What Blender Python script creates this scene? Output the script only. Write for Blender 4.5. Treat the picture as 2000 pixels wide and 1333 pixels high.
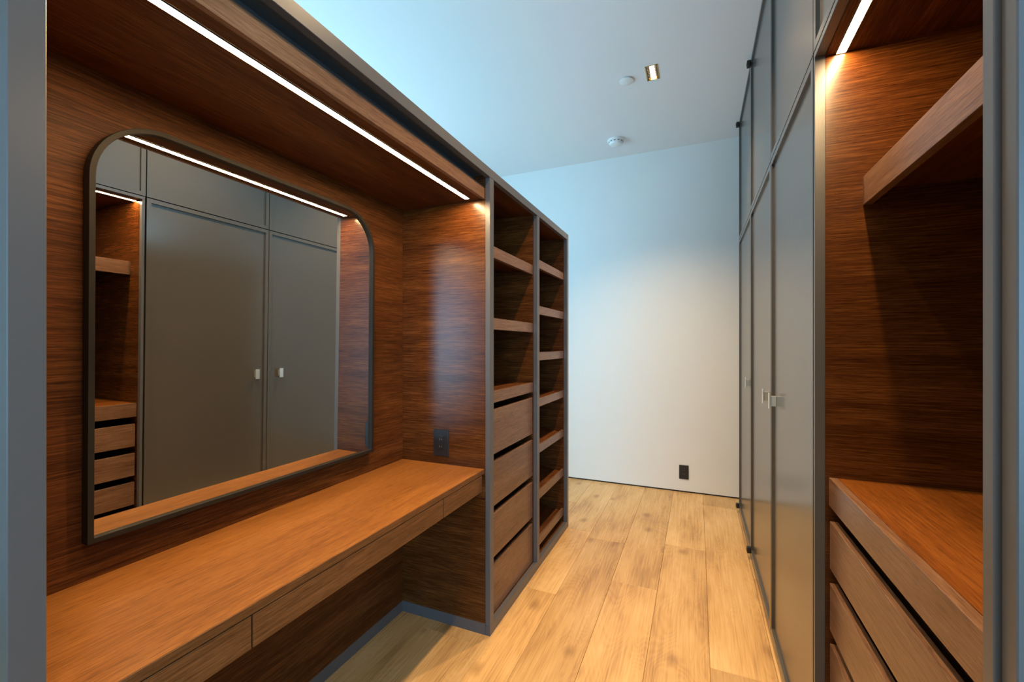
import bpy, bmesh, math, random
from mathutils import Vector, Matrix

random.seed(7)
for o in list(bpy.data.objects):
    bpy.data.objects.remove(o, do_unlink=True)
scene = bpy.context.scene
COL = scene.collection

# ------------------------------------------------------------------ camera
EYE = 1.32
cam_d = bpy.data.cameras.new('camera')
cam_d.sensor_fit = 'HORIZONTAL'
cam_d.sensor_width = 36.0
cam_d.lens = 845.70 / 2000.0 * 36.0
cam_d.shift_y = (674.51 - 666.5) / 2000.0
cam_d.clip_start = 0.02
cam = bpy.data.objects.new('camera', cam_d)
COL.objects.link(cam)
cam.location = (0, 0, EYE)
cam.rotation_euler = (math.pi / 2, 0, 0.4042)
scene.camera = cam

# ------------------------------------------------------------------ world, daylight, exposure
world = bpy.data.worlds.new('world')
scene.world = world
world.use_nodes = True
wb = world.node_tree.nodes['Background']
wb.inputs[0].default_value = (0.50, 0.78, 1.0, 1)
wb.inputs[1].default_value = 0.6

def area_light(name, loc, rot, sx, sy, power, color):
    d = bpy.data.lights.new(name, 'AREA')
    d.shape = 'RECTANGLE'; d.size = sx; d.size_y = sy
    d.energy = power; d.color = color
    o = bpy.data.objects.new(name, d)
    COL.objects.link(o)
    o.location = loc; o.rotation_euler = rot
    return o
# cool daylight that comes in through the wide window behind the viewer
DAY = (0.33, 0.67, 0.90)
area_light('window_daylight', (1.30, -3.12, 1.45), (math.pi / 2, 0, 0), 1.7, 2.1, 76, (0.29, 0.63, 0.96))
# and through the long window in the side wall beyond the freestanding units
area_light('side_window_daylight', (-3.12, 1.75, 1.85), (math.pi / 2, 0, -math.pi / 2), 3.2, 1.9, 60, DAY)

vs = scene.view_settings
vs.view_transform = 'Standard'
vs.look = 'None'
vs.gamma = 1.0
vs.use_curve_mapping = False
vs.exposure = 0.9
WARM = (1.0, 0.68, 0.36)
SPOT_POWER = 108.0
LED_STRENGTH = 98.0

# ------------------------------------------------------------------ materials
MATS = {}
def new_mat(name):
    m = bpy.data.materials.new(name)
    m.use_nodes = True
    nt = m.node_tree
    return m, nt, nt.nodes['Principled BSDF']

def node(nt, t, **kw):
    n = nt.nodes.new(t)
    for k, v in kw.items():
        setattr(n, k, v)
    return n

def plain(name, col, rough=0.5, metal=0.0, coat=0.0, noise=0.0, nscale=40, bump=0.0):
    m, nt, b = new_mat(name)
    b.inputs['Base Color'].default_value = (*col, 1)
    b.inputs['Roughness'].default_value = rough
    b.inputs['Metallic'].default_value = metal
    b.inputs['Coat Weight'].default_value = coat
    b.inputs['Coat Roughness'].default_value = 0.25
    tc = node(nt, 'ShaderNodeTexCoord')
    n = node(nt, 'ShaderNodeTexNoise')
    n.inputs['Scale'].default_value = nscale
    n.inputs['Detail'].default_value = 4
    nt.links.new(tc.outputs['Object'], n.inputs['Vector'])
    if noise:
        r = node(nt, 'ShaderNodeMix', data_type='RGBA')
        r.inputs[6].default_value = (*[c * (1 - noise) for c in col], 1)
        r.inputs[7].default_value = (*[min(1, c * (1 + noise)) for c in col], 1)
        nt.links.new(n.outputs['Fac'], r.inputs[0])
        nt.links.new(r.outputs[2], b.inputs['Base Color'])
    if bump:
        bp = node(nt, 'ShaderNodeBump')
        bp.inputs['Strength'].default_value = bump
        bp.inputs['Distance'].default_value = 0.001
        nt.links.new(n.outputs['Fac'], bp.inputs['Height'])
        nt.links.new(bp.outputs['Normal'], b.inputs['Normal'])
    MATS[name] = m
    return m

def emit(name, col, strength):
    m, nt, b = new_mat(name)
    b.inputs['Base Color'].default_value = (0.9, 0.85, 0.8, 1)
    b.inputs['Emission Color'].default_value = (*col, 1)
    b.inputs['Emission Strength'].default_value = strength
    MATS[name] = m
    return m

def stained_wood(name, axis, dark, mid, light, rough=0.42, spec=0.26):
    """fine straight-grained stained oak veneer, grain running along the axis"""
    m, nt, b = new_mat(name)
    L = nt.links.new
    tc = node(nt, 'ShaderNodeTexCoord')
    def mapped(along, across):
        mp = node(nt, 'ShaderNodeMapping')
        s = [across] * 3
        s['xyz'.index(axis)] = along
        mp.inputs['Scale'].default_value = s
        L(tc.outputs['Object'], mp.inputs['Vector'])
        return mp
    fine = node(nt, 'ShaderNodeTexNoise')
    fine.inputs['Scale'].default_value = 1.0
    fine.inputs['Detail'].default_value = 5
    fine.inputs['Roughness'].default_value = 0.65
    L(mapped(7, 260).outputs[0], fine.inputs['Vector'])
    band = node(nt, 'ShaderNodeTexNoise')
    band.inputs['Scale'].default_value = 1.0
    band.inputs['Detail'].default_value = 3
    band.inputs['Distortion'].default_value = 0.6
    L(mapped(0.9, 16).outputs[0], band.inputs['Vector'])
    pore = node(nt, 'ShaderNodeTexNoise')
    pore.inputs['Scale'].default_value = 1.0
    pore.inputs['Detail'].default_value = 2
    L(mapped(26, 620).outputs[0], pore.inputs['Vector'])
    a = node(nt, 'ShaderNodeMath', operation='MULTIPLY'); a.inputs[1].default_value = 0.70
    L(fine.outputs['Fac'], a.inputs[0])
    c = node(nt, 'ShaderNodeMath', operation='MULTIPLY_ADD'); c.inputs[1].default_value = 0.30
    L(band.outputs['Fac'], c.inputs[0]); L(a.outputs[0], c.inputs[2])
    ramp = node(nt, 'ShaderNodeValToRGB')
    e = ramp.color_ramp.elements
    e[0].position = 0.33; e[0].color = (*dark, 1)
    e[1].position = 0.70; e[1].color = (*light, 1)
    x = e.new(0.5); x.color = (*mid, 1)
    L(c.outputs[0], ramp.inputs['Fac'])
    pr = node(nt, 'ShaderNodeValToRGB')
    pr.color_ramp.elements[0].position = 0.36; pr.color_ramp.elements[0].color = (0.55, 0.5, 0.5, 1)
    pr.color_ramp.elements[1].position = 0.48; pr.color_ramp.elements[1].color = (1, 1, 1, 1)
    L(pore.outputs['Fac'], pr.inputs['Fac'])
    mul = node(nt, 'ShaderNodeMix', data_type='RGBA', blend_type='MULTIPLY')
    mul.inputs[0].default_value = 0.8
    L(ramp.outputs['Color'], mul.inputs[6]); L(pr.outputs['Color'], mul.inputs[7])
    L(mul.outputs[2], b.inputs['Base Color'])
    b.inputs['Roughness'].default_value = rough
    b.inputs['Specular IOR Level'].default_value = spec
    bp = node(nt, 'ShaderNodeBump')
    bp.inputs['Strength'].default_value = 0.12
    bp.inputs['Distance'].default_value = 0.0006
    L(fine.outputs['Fac'], bp.inputs['Height'])
    L(bp.outputs['Normal'], b.inputs['Normal'])
    MATS[name] = m
    return m

def floor_oak(name):
    m, nt, b = new_mat(name)
    L = nt.links.new
    tc = node(nt, 'ShaderNodeTexCoord')
    oi = node(nt, 'ShaderNodeObjectInfo')
    off = node(nt, 'ShaderNodeVectorMath', operation='SCALE')
    comb = node(nt, 'ShaderNodeCombineXYZ')
    L(oi.outputs['Random'], comb.inputs[0]); L(oi.outputs['Random'], comb.inputs[1]); L(oi.outputs['Random'], comb.inputs[2])
    off.inputs['Scale'].default_value = 37.0
    L(comb.outputs[0], off.inputs[0])
    add = node(nt, 'ShaderNodeVectorMath', operation='ADD')
    L(tc.outputs['Object'], add.inputs[0]); L(off.outputs[0], add.inputs[1])
    def mapped(s):
        mp = node(nt, 'ShaderNodeMapping'); mp.inputs['Scale'].default_value = s
        L(add.outputs[0], mp.inputs['Vector']); return mp
    # cathedral figure: contour lines of a stretched noise
    fig = node(nt, 'ShaderNodeTexNoise'); fig.inputs['Scale'].default_value = 1.0
    fig.inputs['Detail'].default_value = 2.0; fig.inputs['Distortion'].default_value = 0.5
    L(mapped((5.0, 0.9, 5.0)).outputs[0], fig.inputs['Vector'])
    k = node(nt, 'ShaderNodeMath', operation='MULTIPLY'); k.inputs[1].default_value = 260.0
    L(fig.outputs['Fac'], k.inputs[0])
    sn = node(nt, 'ShaderNodeMath', operation='SINE'); L(k.outputs[0], sn.inputs[0])
    fine = node(nt, 'ShaderNodeTexNoise'); fine.inputs['Scale'].default_value = 1.0
    fine.inputs['Detail'].default_value = 5
    L(mapped((130, 4, 130)).outputs[0], fine.inputs['Vector'])
    blot = node(nt, 'ShaderNodeTexNoise'); blot.inputs['Scale'].default_value = 1.0
    blot.inputs['Detail'].default_value = 3
    L(mapped((6, 1.8, 6)).outputs[0], blot.inputs['Vector'])
    s1 = node(nt, 'ShaderNodeMath', operation='MULTIPLY_ADD'); s1.inputs[1].default_value = 0.019
    L(sn.outputs[0], s1.inputs[0])
    s2 = node(nt, 'ShaderNodeMath', operation='MULTIPLY_ADD'); s2.inputs[1].default_value = 0.40
    L(fine.outputs['Fac'], s2.inputs[0])
    s3 = node(nt, 'ShaderNodeMath', operation='MULTIPLY'); s3.inputs[1].default_value = 0.60
    L(blot.outputs['Fac'], s3.inputs[0]); L(s3.outputs[0], s2.inputs[2]); L(s2.outputs[0], s1.inputs[2])
    ramp = node(nt, 'ShaderNodeValToRGB'); e = ramp.color_ramp.elements
    e[0].position = 0.30; e[0].color = (0.32, 0.165, 0.060, 1)
    e[1].position = 0.70; e[1].color = (0.72, 0.48, 0.225, 1)
    x = e.new(0.5); x.color = (0.575, 0.345, 0.135, 1)
    L(s1.outputs[0], ramp.inputs['Fac'])
    # knots
    vo = node(nt, 'ShaderNodeTexVoronoi', voronoi_dimensions='2D'); vo.inputs['Scale'].default_value = 1.0
    vo.inputs['Randomness'].default_value = 1.0
    L(mapped((3.0, 1.9, 3.0)).outputs[0], vo.inputs['Vector'])
    kr = node(nt, 'ShaderNodeValToRGB')
    kr.color_ramp.elements[0].position = 0.02; kr.color_ramp.elements[0].color = (0.30, 0.22, 0.17, 1)
    kr.color_ramp.elements[1].position = 0.125; kr.color_ramp.elements[1].color = (1, 1, 1, 1)
    wob = node(nt, 'ShaderNodeMath', operation='MULTIPLY_ADD'); wob.inputs[1].default_value = 0.16
    wn = node(nt, 'ShaderNodeMath', operation='SUBTRACT'); wn.inputs[1].default_value = 0.42
    L(blot.outputs['Fac'], wn.inputs[0]); L(wn.outputs[0], wob.inputs[0]); L(vo.outputs['Distance'], wob.inputs[2])
    L(wob.outputs[0], kr.inputs['Fac'])
    mul = node(nt, 'ShaderNodeMix', data_type='RGBA', blend_type='MULTIPLY'); mul.inputs[0].default_value = 0.55
    L(ramp.outputs['Color'], mul.inputs[6]); L(kr.outputs['Color'], mul.inputs[7])
    # each board a little different
    hsv = node(nt, 'ShaderNodeHueSaturation')
    mr = node(nt, 'ShaderNodeMapRange'); mr.inputs['To Min'].default_value = 0.86; mr.inputs['To Max'].default_value = 1.12
    L(oi.outputs['Random'], mr.inputs['Value']); L(mr.outputs[0], hsv.inputs['Value'])
    L(mul.outputs[2], hsv.inputs['Color'])
    L(hsv.outputs['Color'], b.inputs['Base Color'])
    b.inputs['Roughness'].default_value = 0.45
    bp = node(nt, 'ShaderNodeBump'); bp.inputs['Strength'].default_value = 0.15; bp.inputs['Distance'].default_value = 0.0008
    L(s1.outputs[0], bp.inputs['Height']); L(bp.outputs['Normal'], b.inputs['Normal'])
    MATS[name] = m

WD, WM, WL = (0.027, 0.0070, 0.0014), (0.082, 0.0245, 0.0048), (0.190, 0.068, 0.016)
stained_wood('wood_along_y', 'y', WD, WM, WL, 0.50, 0.16)
stained_wood('wood_along_x', 'x', WD, WM, WL, 0.27, 0.42)
stained_wood('lit_desk_wood', 'y', (0.125, 0.043, 0.0085), (0.235, 0.088, 0.019), (0.33, 0.138, 0.035), 0.40)  # same oak as the panels, lightened to paint in the light on the desk
stained_wood('desk_front_wood', 'y', (0.07, 0.027, 0.008), (0.14, 0.056, 0.018), (0.23, 0.098, 0.036), 0.38)
stained_wood('counter_wood', 'y', (0.09, 0.025, 0.003), (0.165, 0.048, 0.006), (0.235, 0.08, 0.013), 0.45, 0.16)
stained_wood('front_sheen_wood', 'y', (0.10, 0.046, 0.024), (0.185, 0.096, 0.053), (0.28, 0.158, 0.092), 0.28)  # same stained oak, paler and greyer to paint in the sheen on fronts
plain('taupe_lacquer', (0.086, 0.079, 0.069), 0.21, noise=0.02, nscale=3)
MATS['taupe_lacquer'].node_tree.nodes['Principled BSDF'].inputs['Specular IOR Level'].default_value = 0.75
plain('grey_frame', (0.096, 0.094, 0.098), 0.32, noise=0.03, nscale=5)
plain('dark_recess', (0.02, 0.018, 0.017), 0.6)  # near-black colour standing in for shade in gaps and recesses
plain('wall_paint', (0.78, 0.78, 0.76), 0.75, noise=0.015, nscale=6, bump=0.05)
plain('ceiling_paint', (0.82, 0.82, 0.82), 0.85, noise=0.01, nscale=5)
plain('black_metal', (0.012, 0.011, 0.010), 0.35)
plain('bronze_black_metal', (0.018, 0.015, 0.012), 0.5)
MATS['bronze_black_metal'].node_tree.nodes['Principled BSDF'].inputs['Specular IOR Level'].default_value = 0.2
plain('black_plastic', (0.012, 0.014, 0.016), 0.35)
plain('slot_grey', (0.16, 0.16, 0.15), 0.4)
plain('white_plastic', (0.82, 0.82, 0.80), 0.4)
plain('satin_nickel', (0.78, 0.78, 0.74), 0.28, metal=0.75)
plain('dark_grout', (0.05, 0.035, 0.02), 0.9)
plain('gold_reflector', (0.55, 0.32, 0.12), 0.25, metal=1.0)
plain('mirror_silver', (0.80, 0.81, 0.79), 0.0, metal=1.0)
plain('window_frame_paint', (0.7, 0.7, 0.7), 0.5)
emit('led_diffuser', (1.0, 0.67, 0.33), LED_STRENGTH)
emit('downlight_lens', (1.0, 0.80, 0.52), 22.0)
floor_oak('floor_oak')
gm, gnt, gb = new_mat('window_glass')
gb.inputs['Transmission Weight'].default_value = 1.0
gb.inputs['Roughness'].default_value = 0.0
gb.inputs['IOR'].default_value = 1.05
MATS['window_glass'] = gm

# ------------------------------------------------------------------ mesh helpers
class MB:
    def __init__(self):
        self.bm = bmesh.new()
    def box(self, x0, x1, y0, y1, z0, z1, bev=0.0, seg=1):
        t = bmesh.new()
        bmesh.ops.create_cube(t, size=1.0)
        for v in t.verts:
            v.co = Vector((x0 + (v.co.x + .5) * (x1 - x0), y0 + (v.co.y + .5) * (y1 - y0), z0 + (v.co.z + .5) * (z1 - z0)))
        if bev:
            bmesh.ops.bevel(t, geom=t.edges[:], offset=bev, segments=seg, affect='EDGES', profile=0.5)
        self.merge(t)
        return self
    def merge(self, t):
        me = bpy.data.meshes.new('tmp')
        t.to_mesh(me); t.free()
        self.bm.from_mesh(me)
        bpy.data.meshes.remove(me)
    def prism(self, pts, axis, a, b):
        """closed polygon pts (2D) extruded along axis from a to b"""
        def v3(p, h):
            if axis == 'y': return (p[0], h, p[1])
            if axis == 'x': return (h, p[0], p[1])
            return (p[0], p[1], h)
        t = bmesh.new()
        va = [t.verts.new(v3(p, a)) for p in pts]
        vb = [t.verts.new(v3(p, b)) for p in pts]
        n = len(pts)
        t.faces.new(va); t.faces.new(vb[::-1])
        for i in range(n):
            t.faces.new((va[i], vb[i], vb[(i + 1) % n], va[(i + 1) % n]))
        bmesh.ops.recalc_face_normals(t, faces=t.faces[:])
        self.merge(t)
        return self
    def lathe(self, prof, cx, cy, n=40):
        """profile [(r,z)...] spun about a vertical axis"""
        t = bmesh.new()
        rings = []
        for r, z in prof:
            if r < 1e-6:
                rings.append([t.verts.new((cx, cy, z))])
            else:
                rings.append([t.verts.new((cx + r * math.cos(2 * math.pi * i / n), cy + r * math.sin(2 * math.pi * i / n), z)) for i in range(n)])
        for A, B in zip(rings, rings[1:]):
            for i in range(n):
                j = (i + 1) % n
                if len(A) == 1 and len(B) > 1: t.faces.new((A[0], B[i], B[j]))
                elif len(B) == 1 and len(A) > 1: t.faces.new((A[i], B[0], A[j]))
                elif len(A) > 1: t.faces.new((A[i], B[i], B[j], A[j]))
        bmesh.ops.recalc_face_normals(t, faces=t.faces[:])
        self.merge(t)
        return self
    def build(self, name, mat, parent=None, origin=None, smooth=False):
        """link as one mesh object; vertices are given in world space"""
        if origin is None:
            origin = wloc(parent) if parent else Vector((0, 0, 0))
        origin = Vector(origin)
        for v in self.bm.verts:
            v.co -= origin
        me = bpy.data.meshes.new(name)
        self.bm.to_mesh(me); self.bm.free()
        me.materials.append(MATS[mat])
        if smooth:
            for p in me.polygons: p.use_smooth = True
            me.set_sharp_from_angle(angle=math.radians(35))
        o = bpy.data.objects.new(name, me)
        COL.objects.link(o)
        if parent:
            o.parent = parent
            o.location = origin - wloc(parent)
        else:
            o.location = origin
        return o

def wloc(o):
    p = Vector(o.location)
    while o.parent:
        o = o.parent
        p = p + Vector(o.location)
    return p

def tag(o, label=None, cat=None, group=None, kind=None):
    if label: o['label'] = label
    if cat: o['category'] = cat
    if group: o['group'] = group
    if kind: o['kind'] = kind
    return o

def thing(name, loc, label, cat, group=None):
    o = bpy.data.objects.new(name, None)
    o.empty_display_size = 0.1
    COL.objects.link(o)
    o.location = loc
    return tag(o, label, cat, group)

def box(name, mat, parent, x0, x1, y0, y1, z0, z1, bev=0.0, seg=1):
    return MB().box(x0, x1, y0, y1, z0, z1, bev, seg).build(name, mat, parent)

# ------------------------------------------------------------------ measurements
XL, XB = -0.8614, -1.3436           # front and back planes of the left-hand units
XR = 0.3037                         # door plane on the right
TOP = 2.122                         # height of the left-hand units
CEIL = 3.103
YW = 4.171                          # end wall
X_LEFT, X_RIGHT, Y_REAR = -3.2, 0.96, -3.2
X_FAR = 2.7                         # the space behind the viewer is wider
Y0, P1, P2, P3 = 0.2705, 1.762, 2.390, 3.019
POST = 0.0395
RET = 0.0245
DL_X, DL_Y = -0.270, (2.965, 1.50, 0.035)    # row of ceiling downlights
DLW, DLL = 0.038, 0.080                      # half sizes of their openings

# ------------------------------------------------------------------ room
fl = MB().box(X_LEFT, X_FAR, Y_REAR, YW + 0.03, -0.06, -0.014).build('floor', 'dark_grout')
tag(fl, 'wide-plank honey oak floor running down the dressing room', 'floor', kind='structure')
PW = 0.245
seam0 = 0.048
joints = {  # cross joints by board row (row r spans seam0-(r+1)*PW .. seam0-r*PW)
    0: [3.04, 0.86, -1.3], 1: [2.45, 0.30, -1.9], 2: [2.94, 0.72, -1.4], 3: [3.03, 2.20, 0.05, -2.1],
    4: [3.55, 1.697, -0.45], -1: [1.946, 3.9, -0.2, -2.2]}
plank_meshes = {}
def plank(x0, x1, y0, y1):
    w, l = round(x1 - x0, 4), round(y1 - y0, 4)
    key = (w, l)
    if key not in plank_meshes:
        bm = MB().box(-w / 2 + .0005, w / 2 - .0005, -l / 2 + .0005, l / 2 - .0005, -0.014, 0.0, 0.0012).bm
        me = bpy.data.meshes.new('plank'); bm.to_mesh(me); bm.free()
        me.materials.append(MATS['floor_oak'])
        plank_meshes[key] = me
    o = bpy.data.objects.new('plank', plank_meshes[key])
    COL.objects.link(o)
    o.location = ((x0 + x1) / 2, (y0 + y1) / 2, 0)
    o.parent = fl
r = -12
while True:
    x1 = min(seam0 - r * PW, X_FAR); x0 = max(seam0 - (r + 1) * PW, X_LEFT)
    if x1 <= X_LEFT + 0.02: break
    if x1 - x0 > 0.02:
        js = joints.get(r)
        if js is None:
            base = random.uniform(2.0, 3.8)
            js = [base - 2.15 * i for i in range(4)]
        ys = sorted([YW + 0.02] + [j for j in js if Y_REAR + .1 < j < YW] + [Y_REAR])
        for a, b_ in zip(ys, ys[1:]):
            plank(x0, x1, a, b_)
    r += 1

# ceiling slab with openings for the downlights
m = MB()
T = CEIL + 0.12
m.box(X_LEFT, DL_X - DLW, Y_REAR, YW + .1, CEIL, T)
m.box(DL_X + DLW, X_FAR, Y_REAR, YW + .1, CEIL, T)
ys = [Y_REAR]
for y in sorted(DL_Y): ys += [y - DLL, y + DLL]
ys.append(YW + .1)
for i in range(0, len(ys), 2):
    m.box(DL_X - DLW, DL_X + DLW, ys[i], ys[i + 1], CEIL, T)
tag(m.build('ceiling', 'ceiling_paint'), 'smooth white painted ceiling above the cabinets', 'ceiling', kind='structure')

wb_ = MB().box(X_LEFT, X_RIGHT, YW, YW + 0.1, 0.014, CEIL).build('wall_back', 'wall_paint')
tag(wb_, 'plain white painted wall at the far end of the aisle', 'wall', kind='structure')
bs = MB().box(X_LEFT, X_RIGHT, YW + 0.012, YW + 0.1, -0.0, 0.0135).build('shadow_gap', 'dark_recess')  # near-black strip painting the shade of the gap, not a skirting
tag(bs, 'thin black shadow gap along the foot of the end wall', 'shadow gap', kind='structure')
LY0, LY1, LZ0, LZ1 = 0.1, 3.4, 0.85, 2.85
m = MB()
m.box(X_LEFT - .1, X_LEFT, Y_REAR, LY0, 0, CEIL); m.box(X_LEFT - .1, X_LEFT, LY1, YW + .1, 0, CEIL)
m.box(X_LEFT - .1, X_LEFT, LY0, LY1, 0, LZ0); m.box(X_LEFT - .1, X_LEFT, LY0, LY1, LZ1, CEIL)
tag(m.build('wall_left', 'wall_paint'), 'white painted side wall beyond the freestanding vanity units', 'wall', kind='structure')
m = MB().box(X_RIGHT, X_RIGHT + .1, .62, YW + .1, 0, CEIL)
m.box(X_RIGHT, X_FAR, .52, .62, 0, CEIL); m.box(X_FAR, X_FAR + .1, Y_REAR, .62, 0, CEIL)
tag(m.build('wall_right', 'wall_paint'), 'white painted side wall behind the tall cupboards', 'wall', kind='structure')
wx0, wx1, wz0, wz1 = 0.40, 2.20, 0.35, 2.55
m = MB()
m.box(X_LEFT, wx0, Y_REAR - .1, Y_REAR, 0, CEIL); m.box(wx1, X_FAR, Y_REAR - .1, Y_REAR, 0, CEIL)
m.box(wx0, wx1, Y_REAR - .1, Y_REAR, 0, wz0); m.box(wx0, wx1, Y_REAR - .1, Y_REAR, wz1, CEIL)
tag(m.build('wall_rear', 'wall_paint'), 'white painted wall with a wide window behind the viewer', 'wall', kind='structure')
wn = thing('window_1', (1.30, Y_REAR - .05, wz0), 'tall three-pane window behind the viewer', 'window')
tag(wn, kind='structure')
m = MB()
for a, b_ in ((wx0, wx0 + .05), (wx1 - .05, wx1)): m.box(a, b_, Y_REAR - .08, Y_REAR - .02, wz0, wz1)
for a, b_ in ((wz0, wz0 + .05), (wz1 - .05, wz1)): m.box(wx0 + .05, wx1 - .05, Y_REAR - .08, Y_REAR - .02, a, b_)
third = (wx1 - wx0) / 3
for i in (1, 2): m.box(wx0 + i * third - .025, wx0 + i * third + .025, Y_REAR - .08, Y_REAR - .02, wz0 + .05, wz1 - .05)
m.build('window_frame', 'window_frame_paint', wn)
for i in range(3):
    box('pane', 'window_glass', wn, wx0 + i * third + .05, wx0 + (i + 1) * third - .05, Y_REAR - .055, Y_REAR - .049, wz0 + .05, wz1 - .05)

wn2 = thing('window_2', (X_LEFT - .05, (LY0 + LY1) / 2, LZ0), 'long three-pane window in the side wall beyond the vanity units', 'window')
tag(wn2, kind='structure')
m = MB()
for a, b_ in ((LY0, LY0 + .05), (LY1 - .05, LY1)): m.box(X_LEFT - .08, X_LEFT - .02, a, b_, LZ0, LZ1)
for a, b_ in ((LZ0, LZ0 + .05), (LZ1 - .05, LZ1)): m.box(X_LEFT - .08, X_LEFT - .02, LY0 + .05, LY1 - .05, a, b_)
third = (LY1 - LY0) / 3
for i in (1, 2): m.box(X_LEFT - .08, X_LEFT - .02, LY0 + i * third - .025, LY0 + i * third + .025, LZ0 + .05, LZ1 - .05)
m.build('window_frame', 'window_frame_paint', wn2)
for i in range(3):
    box('pane', 'window_glass', wn2, X_LEFT - .055, X_LEFT - .049, LY0 + i * third + .05, LY0 + (i + 1) * third - .05, LZ0 + .05, LZ1 - .05)

# ------------------------------------------------------------------ vanity unit (left foreground)
van = thing('vanity_unit', ((XL + XB) / 2, (Y0 + P1) / 2, 0), 'open vanity alcove of dark stained oak with grey metal frame, nearest on the left', 'cabinet')
YI = Y0 + POST                       # inner face of its near side
B = 0.0012
box('post', 'grey_frame', van, XL - RET, XL, Y0, YI, 0, TOP - .041, B)
box('top_rail', 'grey_frame', van, XL - RET, XL, Y0, P1 - .0004, TOP - .041, TOP, B)
box('end_panel', 'grey_frame', van, XB - .022, XL - RET - .0003, Y0, Y0 + .022, 0, TOP - .0275)
box('side_panel', 'wood_along_x', van, XB, XL - RET - .0003, Y0 + .0222, YI, .052, TOP - .0275)
box('side_panel', 'wood_along_x', van, XB, XL - RET - .0003, P1, P1 + .009, .052, TOP - .0275)
box('back_panel', 'wood_along_y', van, XB - .022, XB - .0002, Y0 + .0222, P1 + .009, .052, TOP - .0275)
box('plinth', 'grey_frame', van, XB - .022, XB - .0002, Y0 + .0222, P1 + .009, 0, .0518)
box('plinth', 'grey_frame', van, XB, XL - RET - .0003, P1, P1 + .009, 0, .0518)
box('top_board', 'grey_frame', van, XB - .022, XL - RET - .0003, Y0, P1 + .009, TOP - .027, TOP - .001)
box('soffit', 'wood_along_y', van, XB, -.9052, YI + .0003, P1 - .0003, 1.985, 2.003)
box('fascia', 'front_sheen_wood', van, -.905, -.890, YI + .0003, P1 - .0003, 1.985, 2.040, .0006)
box('recess_board', 'grey_frame', van, -.958, -.945, YI + .0003, P1 - .0003, 2.0034, TOP - .0275)
box('recess_ledge', 'grey_frame', van, -.9448, -.9052, YI + .0003, P1 - .0003, 2.0034, 2.034)

led = thing('led_strip', (-.957, 1.03, 1.985), 'long warm white light strip under the vanity top, above the mirror', 'light strip')
box('diffuser', 'led_diffuser', led, -.9675, -.9465, YI + .02, 1.722, 1.9815, 1.9842)
def led_channel(parent, x0, x1, y0, y1, z0, z1):
    m = MB()
    t_ = .0016
    m.box(x0 - t_, x0 - .0001, y0 - t_, y1 + t_, z0, z1); m.box(x1 + .0001, x1 + t_, y0 - t_, y1 + t_, z0, z1)
    m.box(x0, x1, y0 - t_, y0 - .0001, z0, z1); m.box(x0, x1, y1 + .0001, y1 + t_, z0, z1)
    m.build('channel', 'bronze_black_metal', parent)
led_channel(led, -.9675, -.9465, YI + .02, 1.722, 1.9812, 1.9848)

# desk with three drawers
DX = -.8895
desk = thing('vanity_desk', ((DX + XB) / 2, (YI + P1) / 2, .66), 'warm brown oak dressing desk floating inside the alcove', 'desk')
dt = box('desktop', 'lit_desk_wood', desk, XB + .0003, DX - .0032, YI + .0004, P1 - .0004, .7345, .7555)
box('darkened_edge', 'desk_front_wood', dt, DX - .003, DX, YI + .0004, P1 - .0004, .7345, .7555, .0007)  # strip added so the lamp-lit edge stays darker than the lightened top
box('drawer_box', 'wood_along_y', desk, XB + .0003, DX - .025, YI + .0004, P1 - .0004, .664, .7342)
for a, b_ in ((YI + .004, .6425), (.6465, 1.4155), (1.4195, P1 - .022)):
    box('drawer', 'desk_front_wood', desk, DX - .0248, DX - .001, a, b_, .659, .7318, .0008)

# mirror, hung so that its head leans forward a little
MY0, MY1, MZ0, MZ1, MR = 0.5425, 1.5205, 0.849, 1.887, 0.165
def arch(y0, y1, z0, z1, r_, n=14):
    pts = [(y0, z0), (y1, z0)]
    for i in range(n + 1):
        a = math.pi / 2 * i / n
        pts.append((y1 - r_ + r_ * math.cos(a), z1 - r_ + r_ * math.sin(a)))
    for i in range(n + 1):
        a = math.pi / 2 + math.pi / 2 * i / n
        pts.append((y0 + r_ + r_ * math.cos(a), z1 - r_ + r_ * math.sin(a)))
    return pts
mir = thing('wall_mirror', (XB + .001, (MY0 + MY1) / 2, MZ0), 'large mirror with rounded top corners and thin black frame over the desk', 'mirror')
FW = 0.0125
o0 = arch(MY0, MY1, MZ0, MZ1, MR); i0 = arch(MY0 + FW, MY1 - FW, MZ0 + FW, MZ1 - FW, MR - FW)
t = bmesh.new()
xb_, xf_ = XB + .0012, XB + .0275
def ring(pts, x): return [t.verts.new((x, p[0], p[1])) for p in pts]
A, Bk, C_, D_ = ring(o0, xb_), ring(o0, xf_), ring(i0, xf_), ring(i0, xb_)
n = len(o0)
for R0, R1 in ((A, Bk), (Bk, C_), (C_, D_), (D_, A)):
    for i in range(n):
        j = (i + 1) % n
        t.faces.new((R0[i], R0[j], R1[j], R1[i]))
bmesh.ops.recalc_face_normals(t, faces=t.faces[:])
mm = MB(); mm.merge(t)
fr = mm.build('mirror_frame', 'bronze_black_metal', mir)
md = fr.modifiers.new('bevel', 'BEVEL'); md.width = .0008; md.segments = 2; md.limit_method = 'ANGLE'
gl = MB().prism([(p[0], p[1]) for p in i0], 'x', XB + .0125, XB + .0165)
gl.build('mirror_glass', 'mirror_silver', mir)
mir.rotation_euler = (0, 0.0095, 0)

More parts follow.
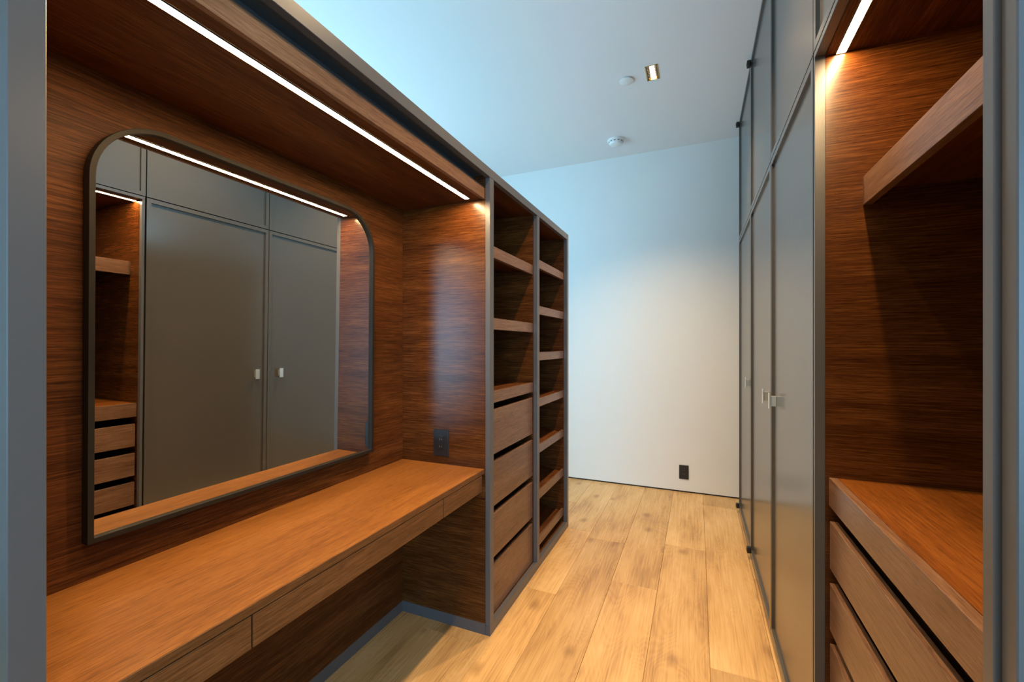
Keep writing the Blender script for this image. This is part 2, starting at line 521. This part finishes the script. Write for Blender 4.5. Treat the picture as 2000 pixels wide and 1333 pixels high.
def outlet(loc, label, w, h):
    """power outlet on a wall facing -Y"""
    x, y, z = loc
    o = thing('power_outlet', loc, label, 'outlet')
    box('plate', 'black_plastic', o, x - w / 2, x + w / 2, y - .006, y - .0002, z - h / 2, z + h / 2, .0022, 2)
    ins = box('insert', 'black_plastic', o, x - .0165, x + .0165, y - .0085, y - .0058, z - .034, z + .034, .001)
    for s in (1, -1):
        face = MB()
        zz = z + s * .017
        face.prism([(x + .0145 * math.cos(a) * (1 if abs(math.cos(a)) < .82 else .82 / abs(math.cos(a))), zz + .0135 * math.sin(a)) for a in [2 * math.pi * i / 24 for i in range(24)]], 'y', y - .0105, y - .0084)
        face.build('socket', 'black_metal', ins)
        sl = MB()
        for dx, hh in ((-.006, .0045), (.006, .0038)):
            sl.box(x + dx - .0012, x + dx + .0012, y - .0109, y - .0104, zz + .001 - hh, zz + .001 + hh)
        sl.build('slot', 'slot_grey', ins)
    return o
outlet((-1.118, P1, .856), 'black power outlet on the wooden side panel above the desk', .083, .127)
outlet((-.110, YW, .182), 'black power outlet low on the white end wall', .080, .125)

# ------------------------------------------------------------------ open shelving unit (left, beyond the vanity)
sh = thing('shelving_unit', ((XL + XB) / 2, (P1 + P3) / 2, 0), 'tall open shelving unit with drawers and slanted shoe shelves beside the vanity', 'shelving')
XI = XL - RET - .0003
for y in (P1, P2, P3):
    box('post', 'grey_frame', sh, XL - RET, XL, y, y + POST, .0452, TOP - .0412, B)
box('top_rail', 'grey_frame', sh, XL - RET, XL, P1, P3 + POST, TOP - .041, TOP, B)
box('bottom_rail', 'grey_frame', sh, XL - RET, XL, P1, P3 + POST, 0, .045, B)
box('top_board', 'grey_frame', sh, XB - .022, XI, P1 + .0095, P3 + POST, TOP - .027, TOP - .001)
box('ceiling_board', 'wood_along_y', sh, XB, XI, P1 + POST, P3, TOP - .035, TOP - .0273)
box('back_panel', 'wood_along_y', sh, XB - .022, XB - .0002, P1 + .0095, P3 + POST, 0, TOP - .0273)
box('side_panel', 'wood_along_x', sh, XB, XI, P1 + .0095, P1 + POST, 0, TOP - .0355)
box('divider', 'wood_along_x', sh, XB, XI, P2, P2 + POST, .0, TOP - .0355)
box('side_panel', 'wood_along_x', sh, XB, XI, P3, P3 + .018, .0, TOP - .0355)
box('end_panel', 'grey_frame', sh, XB, XI, P3 + .0182, P3 + POST, 0, TOP - .0273)
box('bottom_board', 'wood_along_y', sh, XB, XI, P1 + POST, P2, .02, .043)
box('bottom_board', 'wood_along_y', sh, XB, XI, P2 + POST, P3, .02, .043)
ca, cb = P1 + POST + .0004, P2 - .0004          # first column
da, db = P2 + POST + .0004, P3 - .0004          # second column
XS = -.8885
for z in (1.790, 1.449, 1.0995):
    s_ = box('shelf', 'wood_along_y', sh, XB + .001, XS - .0202, ca, cb, z - .03, z)
    box('shelf_nosing', 'front_sheen_wood', s_, XS - .02, XS, ca, cb, z - .0545, z, .0007)
for z0, z1 in ((.8005, 1.0120), (.5540, .7635), (.3105, .5165), (.0475, .2735)):
    d_ = box('drawer', 'front_sheen_wood', sh, XS - .019, XS, ca + .003, cb - .006, z0, z1, .0008)
    box('drawer_body', 'wood_along_y', d_, XB + .03, XS - .0192, ca + .012, cb - .015, z0 + .012, z1 - .035)
for i in range(7):
    L_ = 1.843 - .2830 * i
    back = L_ - .0205 + .075
    xs0, xs1 = -1.322, -.9052
    s_ = MB().prism([(xs0, back - .018), (xs1, L_ - .0385), (xs1, L_ - .0205), (xs0, back)], 'y', da, db).build('shoe_shelf', 'wood_along_y', sh)
    MB().prism([(-.905, L_ - .053), (-.8885, L_ - .051), (-.8885, L_ - .0008), (-.8897, L_), (-.9038, L_ - .0035), (-.905, L_ - .005)], 'y', da, db).build('shelf_lip', 'front_sheen_wood', s_)

# ------------------------------------------------------------------ tall cupboards (right)
D1, D2, D3, D4 = 1.4726, 2.2557, 3.0573, 3.8581
ZS = 2.1475
DTOP = 3.086
RE = 0.010
def door(parent, y0, y1, z0, z1, name='door', handle_y=None, hinges=()):
    g = .0030
    y0 += g; y1 -= g; z0 += g; z1 -= g
    fw = .0235
    m = MB()
    m.box(XR, XR + .02, y0, y0 + fw, z0, z1)
    m.box(XR, XR + .02, y1 - fw, y1, z0, z1)
    m.box(XR, XR + .02, y0 + fw, y1 - fw, z0, z0 + fw)
    m.box(XR, XR + .02, y0 + fw, y1 - fw, z1 - fw, z1)
    bmesh.ops.remove_doubles(m.bm, verts=m.bm.verts[:], dist=1e-5)
    d = m.build(name, 'taupe_lacquer', parent)
    box('panel', 'taupe_lacquer', d, XR + RE, XR + .0198, y0 + fw, y1 - fw, z0 + fw, z1 - fw)
    if handle_y is not None:
        zc = 1.0776
        h = MB()
        h.box(XR - .0185, XR - .0145, handle_y - .0155, handle_y + .0155, zc - .0345, zc + .0345, .0007)
        h.box(XR - .0146, XR + RE - .0002, handle_y - .0075, handle_y + .0075, zc - .022, zc + .022, .0007)
        h.build('handle', 'satin_nickel', d)
    for hy, hz in hinges:
        h = MB()
        h.box(XR - .022, XR - .0003, hy - .016, hy + .016, hz - .019, hz + .019, .005, 2)
        h.box(XR - .0235, XR - .0221, hy - .007, hy + .007, hz - .007, hz + .007)
        h.build('hinge', 'black_plastic', d)
    return d
def tall(y0, y1, label, handle_y, hinge_y):
    t_ = thing('tall_cupboard', ((XR + .93) / 2, (y0 + y1) / 2, 0), label, 'cupboard', 'tall grey cupboards along the right side')
    box('carcass', 'dark_recess', t_, XR + .0206, X_RIGHT - .01, y0 + .0002, y1 - .0002, .0302, DTOP)  # body coloured near-black so the gaps between doors look shaded
    box('plinth', 'taupe_lacquer', t_, XR + .0003, XR + .02, y0, y1, 0, .030)
    box('head_filler', 'taupe_lacquer', t_, XR + .004, XR + .06, y0, y1, DTOP + .0003, CEIL - .001)
    hz = ((hinge_y, .055),) if hinge_y else ()
    hz2 = ((hinge_y, 3.058),) if hinge_y else ()
    door(t_, y0, y1, .030, ZS, 'door', handle_y, hz)
    door(t_, y0, y1, ZS, DTOP, 'upper_door', None, hz2)
    return t_
tall(D1, D2, 'tall grey cupboard next to the open wardrobe, handle at its far edge', D2 - .090, None)
tall(D2, D3, 'middle tall grey cupboard, black hinge blocks at its far corners', D2 + .106, D3 - .020)
tall(D3, D4, 'farthest tall grey cupboard, beside the white end wall', D3 + .106, D4 - .020)

# open wardrobe niche, nearest on the right
NY0, NY1 = 0.6756, 1.4526            # inside faces
ow = thing('open_wardrobe', ((XR + .93) / 2, (NY0 + NY1) / 2, 0), 'open dark oak wardrobe with shelf, counter and drawers, nearest on the right', 'wardrobe')
XN = XR + RET + .0003
XBK = 0.90
NT = 2.126
box('stile', 'grey_frame', ow, XR, XR + RET, NY1, D1 - .006, 0, NT + .003, .0008)
box('stile', 'grey_frame', ow, XR, XR + RET, NY0 - .0205, NY0, 0, NT + .003, .0012)
box('top_rail', 'grey_frame', ow, XR, XR + RET, NY0 - .0205, D1 - .006, NT + .0032, ZS - .002, .0008)
box('end_stile', 'grey_frame', ow, XR + .0060, XR + .030, NY0 - .0470, NY0 - .0215, 0, CEIL - .001, .0015)
box('end_panel', 'grey_frame', ow, XR + .0303, X_RIGHT - .01, NY0 - .0420, NY0 - .0215, 0, CEIL - .001)
box('side_panel', 'wood_along_x', ow, XN, XBK, NY1, D1 - .006, 0, ZS - .002)
box('side_panel', 'wood_along_x', ow, XN, XBK, NY0 - .0205, NY0, 0, ZS - .002)
box('back_panel', 'wood_along_y', ow, XBK + .0003, XBK + .02, NY0 - .0205, D1 - .006, 0, ZS - .002)
box('soffit', 'wood_along_y', ow, XN, XBK, NY0 + .0003, NY1 - .0003, NT, ZS - .002)
s_ = box('shelf', 'wood_along_y', ow, .4334, XBK - .001, NY0 + .0003, NY1 - .0003, 1.739, 1.7765)
box('shelf_nosing', 'front_sheen_wood', s_, .4130, .4330, NY0 + .0003, NY1 - .0003, 1.6995, 1.7765, .0007)
c_ = box('counter', 'counter_wood', ow, .3564, XBK - .001, NY0 + .0003, NY1 - .0003, .920, .9525)
box('counter_nosing', 'front_sheen_wood', c_, .3362, .3562, NY0 + .0003, NY1 - .0003, .8745, .9525, .0007)
for z1 in (.8330, .6625, .4950, .3270):
    z0 = z1 - .1300 if z1 > .4 else z1 - .130
    d_ = box('drawer', 'front_sheen_wood', ow, .3370, .3560, NY0 + .006, NY1 - .006, z0, z1, .0008)
    box('drawer_body', 'wood_along_y', d_, .3562, XBK - .03, NY0 + .016, NY1 - .016, z0 + .01, z1 - .03)
box('bottom_drawer_panel', 'wood_along_y', ow, .3370, .3560, NY0 + .006, NY1 - .006, .03, .157, .0008)
box('plinth', 'grey_frame', ow, .3370, .3560, NY0 + .0003, NY1 - .0003, 0, .0297)
box('head_carcass', 'dark_recess', ow, XR + .0206, X_RIGHT - .01, NY0 - .0205, D1 - .0005, ZS + .0003, DTOP)  # near-black as well, shade painted in behind the upper door gaps
box('head_filler', 'taupe_lacquer', ow, XR + .004, XR + .06, NY0 - .0205, D1, DTOP + .0003, CEIL - .001)
door(ow, NY0 - .0205, D1, ZS, DTOP, 'upper_door')
led2 = thing('led_strip', (.363, 1.07, NT), 'short warm white light strip under the top of the open wardrobe', 'light strip')
box('diffuser', 'led_diffuser', led2, .3525, .3735, NY0 + .02, NY1 - .004, NT - .0035, NT - .0008)
led_channel(led2, .3525, .3735, NY0 + .02, NY1 - .004, NT - .0038, NT - .0002)

# ------------------------------------------------------------------ things on the ceiling
def downlight(y, label, dim=1.0, beam=114):
    o = thing('downlight', (DL_X, y, CEIL), label, 'ceiling light', 'recessed downlights')
    w, l = DLW, DLL
    m = MB()
    for a in (-1, 1):
        m.box(DL_X + a * (w - .0015) - .0035, DL_X + a * (w - .0015) + .0035, y - l - .002, y + l + .002, CEIL - .002, CEIL + .03)
        m.box(DL_X - w + .002, DL_X + w - .002, y + a * (l - .0015) - .0035, y + a * (l - .0015) + .0035, CEIL - .002, CEIL + .03)
    m.build('trim', 'gold_reflector', o)
    box('housing', 'gold_reflector', o, DL_X - w + .002, DL_X + w - .002, y - l + .002, y + l - .002, CEIL + .0305, CEIL + .05)
    box('lens', 'downlight_lens', o, DL_X - .013, DL_X + .013, y - l + .006, y + l - .006, CEIL + .012, CEIL + .030)
    for s in (-1, 1):
        for k in range(5):
            yy = y - .062 + .031 * k
            c = MB()
            cx = DL_X + s * .0235
            c.box(cx - .0095, cx + .0095, yy - .0135, yy - .0105, CEIL + .002, CEIL + .030)
            c.box(cx + s * .0065 - .003, cx + s * .0065 + .003, yy - .0105, yy + .012, CEIL + .002, CEIL + .030)
            c.build('baffle', 'black_metal', o)
    d = bpy.data.lights.new('downlight_beam', 'SPOT')
    d.energy = SPOT_POWER * dim; d.color = WARM
    d.spot_size = math.radians(beam); d.spot_blend = 1.0
    d.shadow_soft_size = 0.03
    lo = bpy.data.objects.new('downlight_beam', d)
    COL.objects.link(lo)
    lo.parent = o
    lo.location = (0, 0, -0.006)
    return o
downlight(DL_Y[0], 'small recessed downlight glowing in the ceiling beside a white disc')
downlight(DL_Y[1], 'recessed downlight in the ceiling in front of the shelving unit', 0.9, 126)
downlight(DL_Y[2], 'recessed downlight in the ceiling above the viewer', 0.32)

sp = thing('sprinkler_cover', (-.438, 2.982, CEIL), 'flat white round sprinkler cover on the ceiling beside the downlight', 'sprinkler')
MB().lathe([(0, CEIL - .009), (.043, CEIL - .009), (.0455, CEIL - .0078), (.0455, CEIL - .006), (.040, CEIL - .0055), (0, CEIL - .0055)], -.438, 2.982, 48).build('cover_plate', 'white_plastic', sp, smooth=True)
MB().lathe([(0, CEIL - .0054), (.033, CEIL - .0054), (.033, CEIL - .0002), (0, CEIL - .0002)], -.438, 2.982, 36).build('collar', 'white_plastic', sp, smooth=True)
SX, SY = -.650, 3.815
sm = thing('smoke_detector', (SX, SY, CEIL), 'white domed smoke detector on the ceiling near the end wall', 'smoke detector')
MB().lathe([(0, CEIL - .0002), (.069, CEIL - .0002), (.071, CEIL - .003), (.071, CEIL - .014), (.066, CEIL - .018), (0, CEIL - .018)], SX, SY, 48).build('base', 'white_plastic', sm, smooth=True)
hd = MB().lathe([(0, CEIL - .0182), (.060, CEIL - .0182), (.060, CEIL - .028), (.052, CEIL - .042), (.040, CEIL - .047), (0, CEIL - .049)], SX, SY, 48).build('head', 'white_plastic', sm, smooth=True)
for k in range(12):
    a = 2 * math.pi * k / 12
    v = MB().box(-.007, .007, .0592, .0608, CEIL - .0265, CEIL - .0205)
    bmesh.ops.rotate(v.bm, verts=v.bm.verts[:], cent=(0, 0, 0), matrix=Matrix.Rotation(a, 3, 'Z'))
    bmesh.ops.translate(v.bm, verts=v.bm.verts[:], vec=(SX, SY, 0))
    v.build('vent', 'dark_recess', hd)
